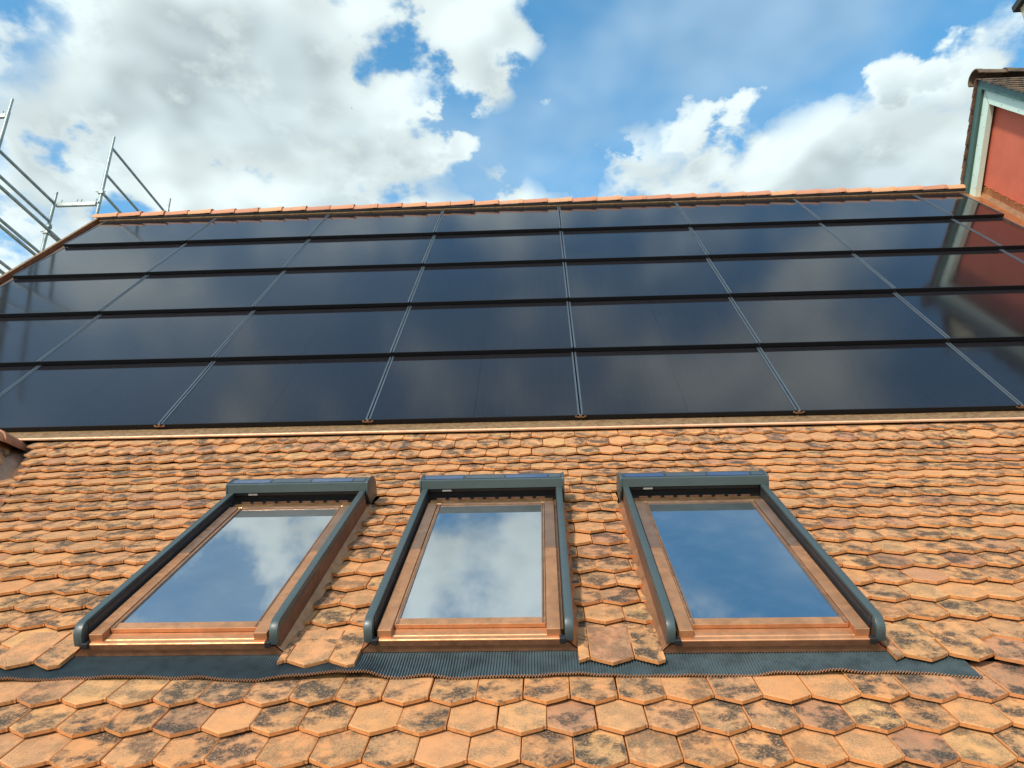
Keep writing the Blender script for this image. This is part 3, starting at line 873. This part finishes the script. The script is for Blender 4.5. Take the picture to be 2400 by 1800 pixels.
nbm(MB().box(7.45, 8.22, 8.55, 9.25, 16.62, 16.72), 'chimney_cap', M_VENT)

# ------------------------------------------------------------------ scaffold at the left gable
sc_ = empty('scaffold', (-7.75, 10.4, 0)); SO = Vector((-7.75, 10.4, 0))
tag(sc_, 'galvanised tube scaffold standing behind the left verge of the roof', 'scaffold')
def sm(b, name, mat=M_STEEL, parent=sc_, **k):
    b.v = [tuple(Vector(v) - SO) for v in b.v]; return b.build(name, mat, parent, smooth=True, **k)
XI, XO = -7.37, -8.10
def post(x, y, top, sleeve=None):
    p_ = sm(MB().tube((x, y, 0), (x, y, top - .26), .0290, 14), 'standard')
    sm(MB().tube((x, y, top - .262), (x, y, top), .0220, 12), 'spigot', parent=p_)
    return p_
def rail(a, b, r=.0245, name='guard_rail'):
    a = Vector(a); b = Vector(b); o = sm(MB().tube(a, b, r, 10), name)
    d = (b - a).normalized()
    for P, q in ((a, d), (b, -d)):
        sm(MB().tube(P - q * .005, P + q * .06, r * .55, 8), 'rail_end', parent=o)
    return o
def clampk(x, y, z):
    c = sm(MB().box(x - .045, x + .045, y - .04, y + .04, z - .028, z + .028), 'coupler', bevel=.008)
    sm(MB().tube((x - .085, y - .03, z + .01), (x + .085, y - .03, z + .012), .008, 8).tube((x + .05, y - .045, z - .03), (x + .05, y - .045, z + .04), .009, 8), 'coupler_bolt', parent=c)
post(XO, 10.35, 14.70); post(XI, 10.42, 15.87); post(XO, 8.96, 15.43); post(XI, 12.46, 16.02); post(XO, 12.44, 14.6); post(XI, 8.35, 12.0)
post(XO - .73, 8.96, 15.43)
for z in (15.64, 15.09): rail((XI, 10.44, z), (XI, 12.44, z), .0225)
rail((XI, 10.44, 14.72), (XI, 12.44, 14.72), .0235)
for z, y1 in ((14.48, 10.33), (14.12, 10.33)): rail((XO, 8.98, z), (XO, y1, z), .0245)
rail((XO + .05, 7.3, 13.93), (XO + .05, 12.4, 13.93), .0265, 'ledger'); rail((XO - .03, 10.40, 13.96), (XO - .03, 12.4, 13.96), .0265, 'ledger')
rail((XO, 7.0, 13.50), (XO, 10.33, 13.50)); rail((XO + .04, 7.0, 13.38), (XO + .04, 10.33, 13.38), .0265, 'ledger')
clampk(XO, 10.35, 14.02); clampk(XO, 10.35, 13.90); clampk(XI, 10.42, 14.70)
def transom(x0, x1, y, z, studs):
    t_ = sm(MB().box(x0, x1, y - .022, y + .022, z - .034, z + .034), 'transom', bevel=.006)
    for q in studs: sm(MB().tube((q, y, z + .027), (q, y, z + .10), .012, 8).box(q + .022, q + .038, y - .01, y + .01, z + .027, z + .055), 'stud', parent=t_)
transom(XO + .025, XI - .025, 10.38, 14.46, (XO + .10, XO + .37, XO + .44, XI - .03))
transom(XO - .70, XO - .025, 8.96, 15.10, (XO - .09, XO - .40))
sm(MB().tube((XO, 10.35, 13.46), (XO, 10.35, 13.60), .0262, 14), 'tape_band', M_TAPE)
sm(MB().tube((XO - .02, 8.3, 13.6), (XO + .02, 9.5, 11.6), .0242, 10), 'diagonal_brace')
rail((XO, 7.2, 12.9), (XO, 10.3, 12.9)); rail((XI, 8.4, 12.25), (XI, 10.4, 12.25))
for k, y in enumerate((0, 1)):
    sm(MB().box(XO + .05 + k * .33, XO + .37 + k * .33, 7.0, 10.3, 12.16, 12.20), 'scaffold_plank', M_WOOD, bevel=.004)
sm(MB().box(XO - .03, XO + .0, 7.0, 10.3, 12.20, 12.36), 'toe_board', M_WOOD)
for z in (2.4, 4.4, 6.4, 8.4, 10.4):
    rail((XO, 8.98, z), (XO, 12.42, z)); rail((XI, 8.40, z), (XI, 12.42, z)); transom(XO + .025, XI - .025, 10.38, z, ())

# ------------------------------------------------------------------ a bird far off
bd = MB()
bd.add([(0, -.07, 0), (.016, -.02, .006), (.014, .03, .004), (0, .08, 0), (-.014, .03, .004), (-.016, -.02, .006), (0, 0, .018), (0, 0, -.014)],
       [(0, 1, 6), (1, 2, 6), (2, 3, 6), (3, 4, 6), (4, 5, 6), (5, 0, 6), (1, 0, 7), (2, 1, 7), (3, 2, 7), (4, 3, 7), (5, 4, 7), (0, 5, 7)])
for s in (-1, 1):
    bd.add([(s * .012, -.025, .006), (s * .012, .03, .006), (s * .10, .012, .05), (s * .19, .055, .03), (s * .10, -.02, .048)], [(0, 1, 2), (0, 2, 4), (4, 2, 3)])
bo = bd.build('bird', M_FRAME); bdir = (CF * 1775.767 + CR * (824 - 1200) + CD * (254 - 900)).normalized()
bo.location = CAM + bdir * 62; bo.rotation_euler = (.5, .7, .9)
tag(bo, 'tiny dark bird far off in front of the grey cloud', 'bird')
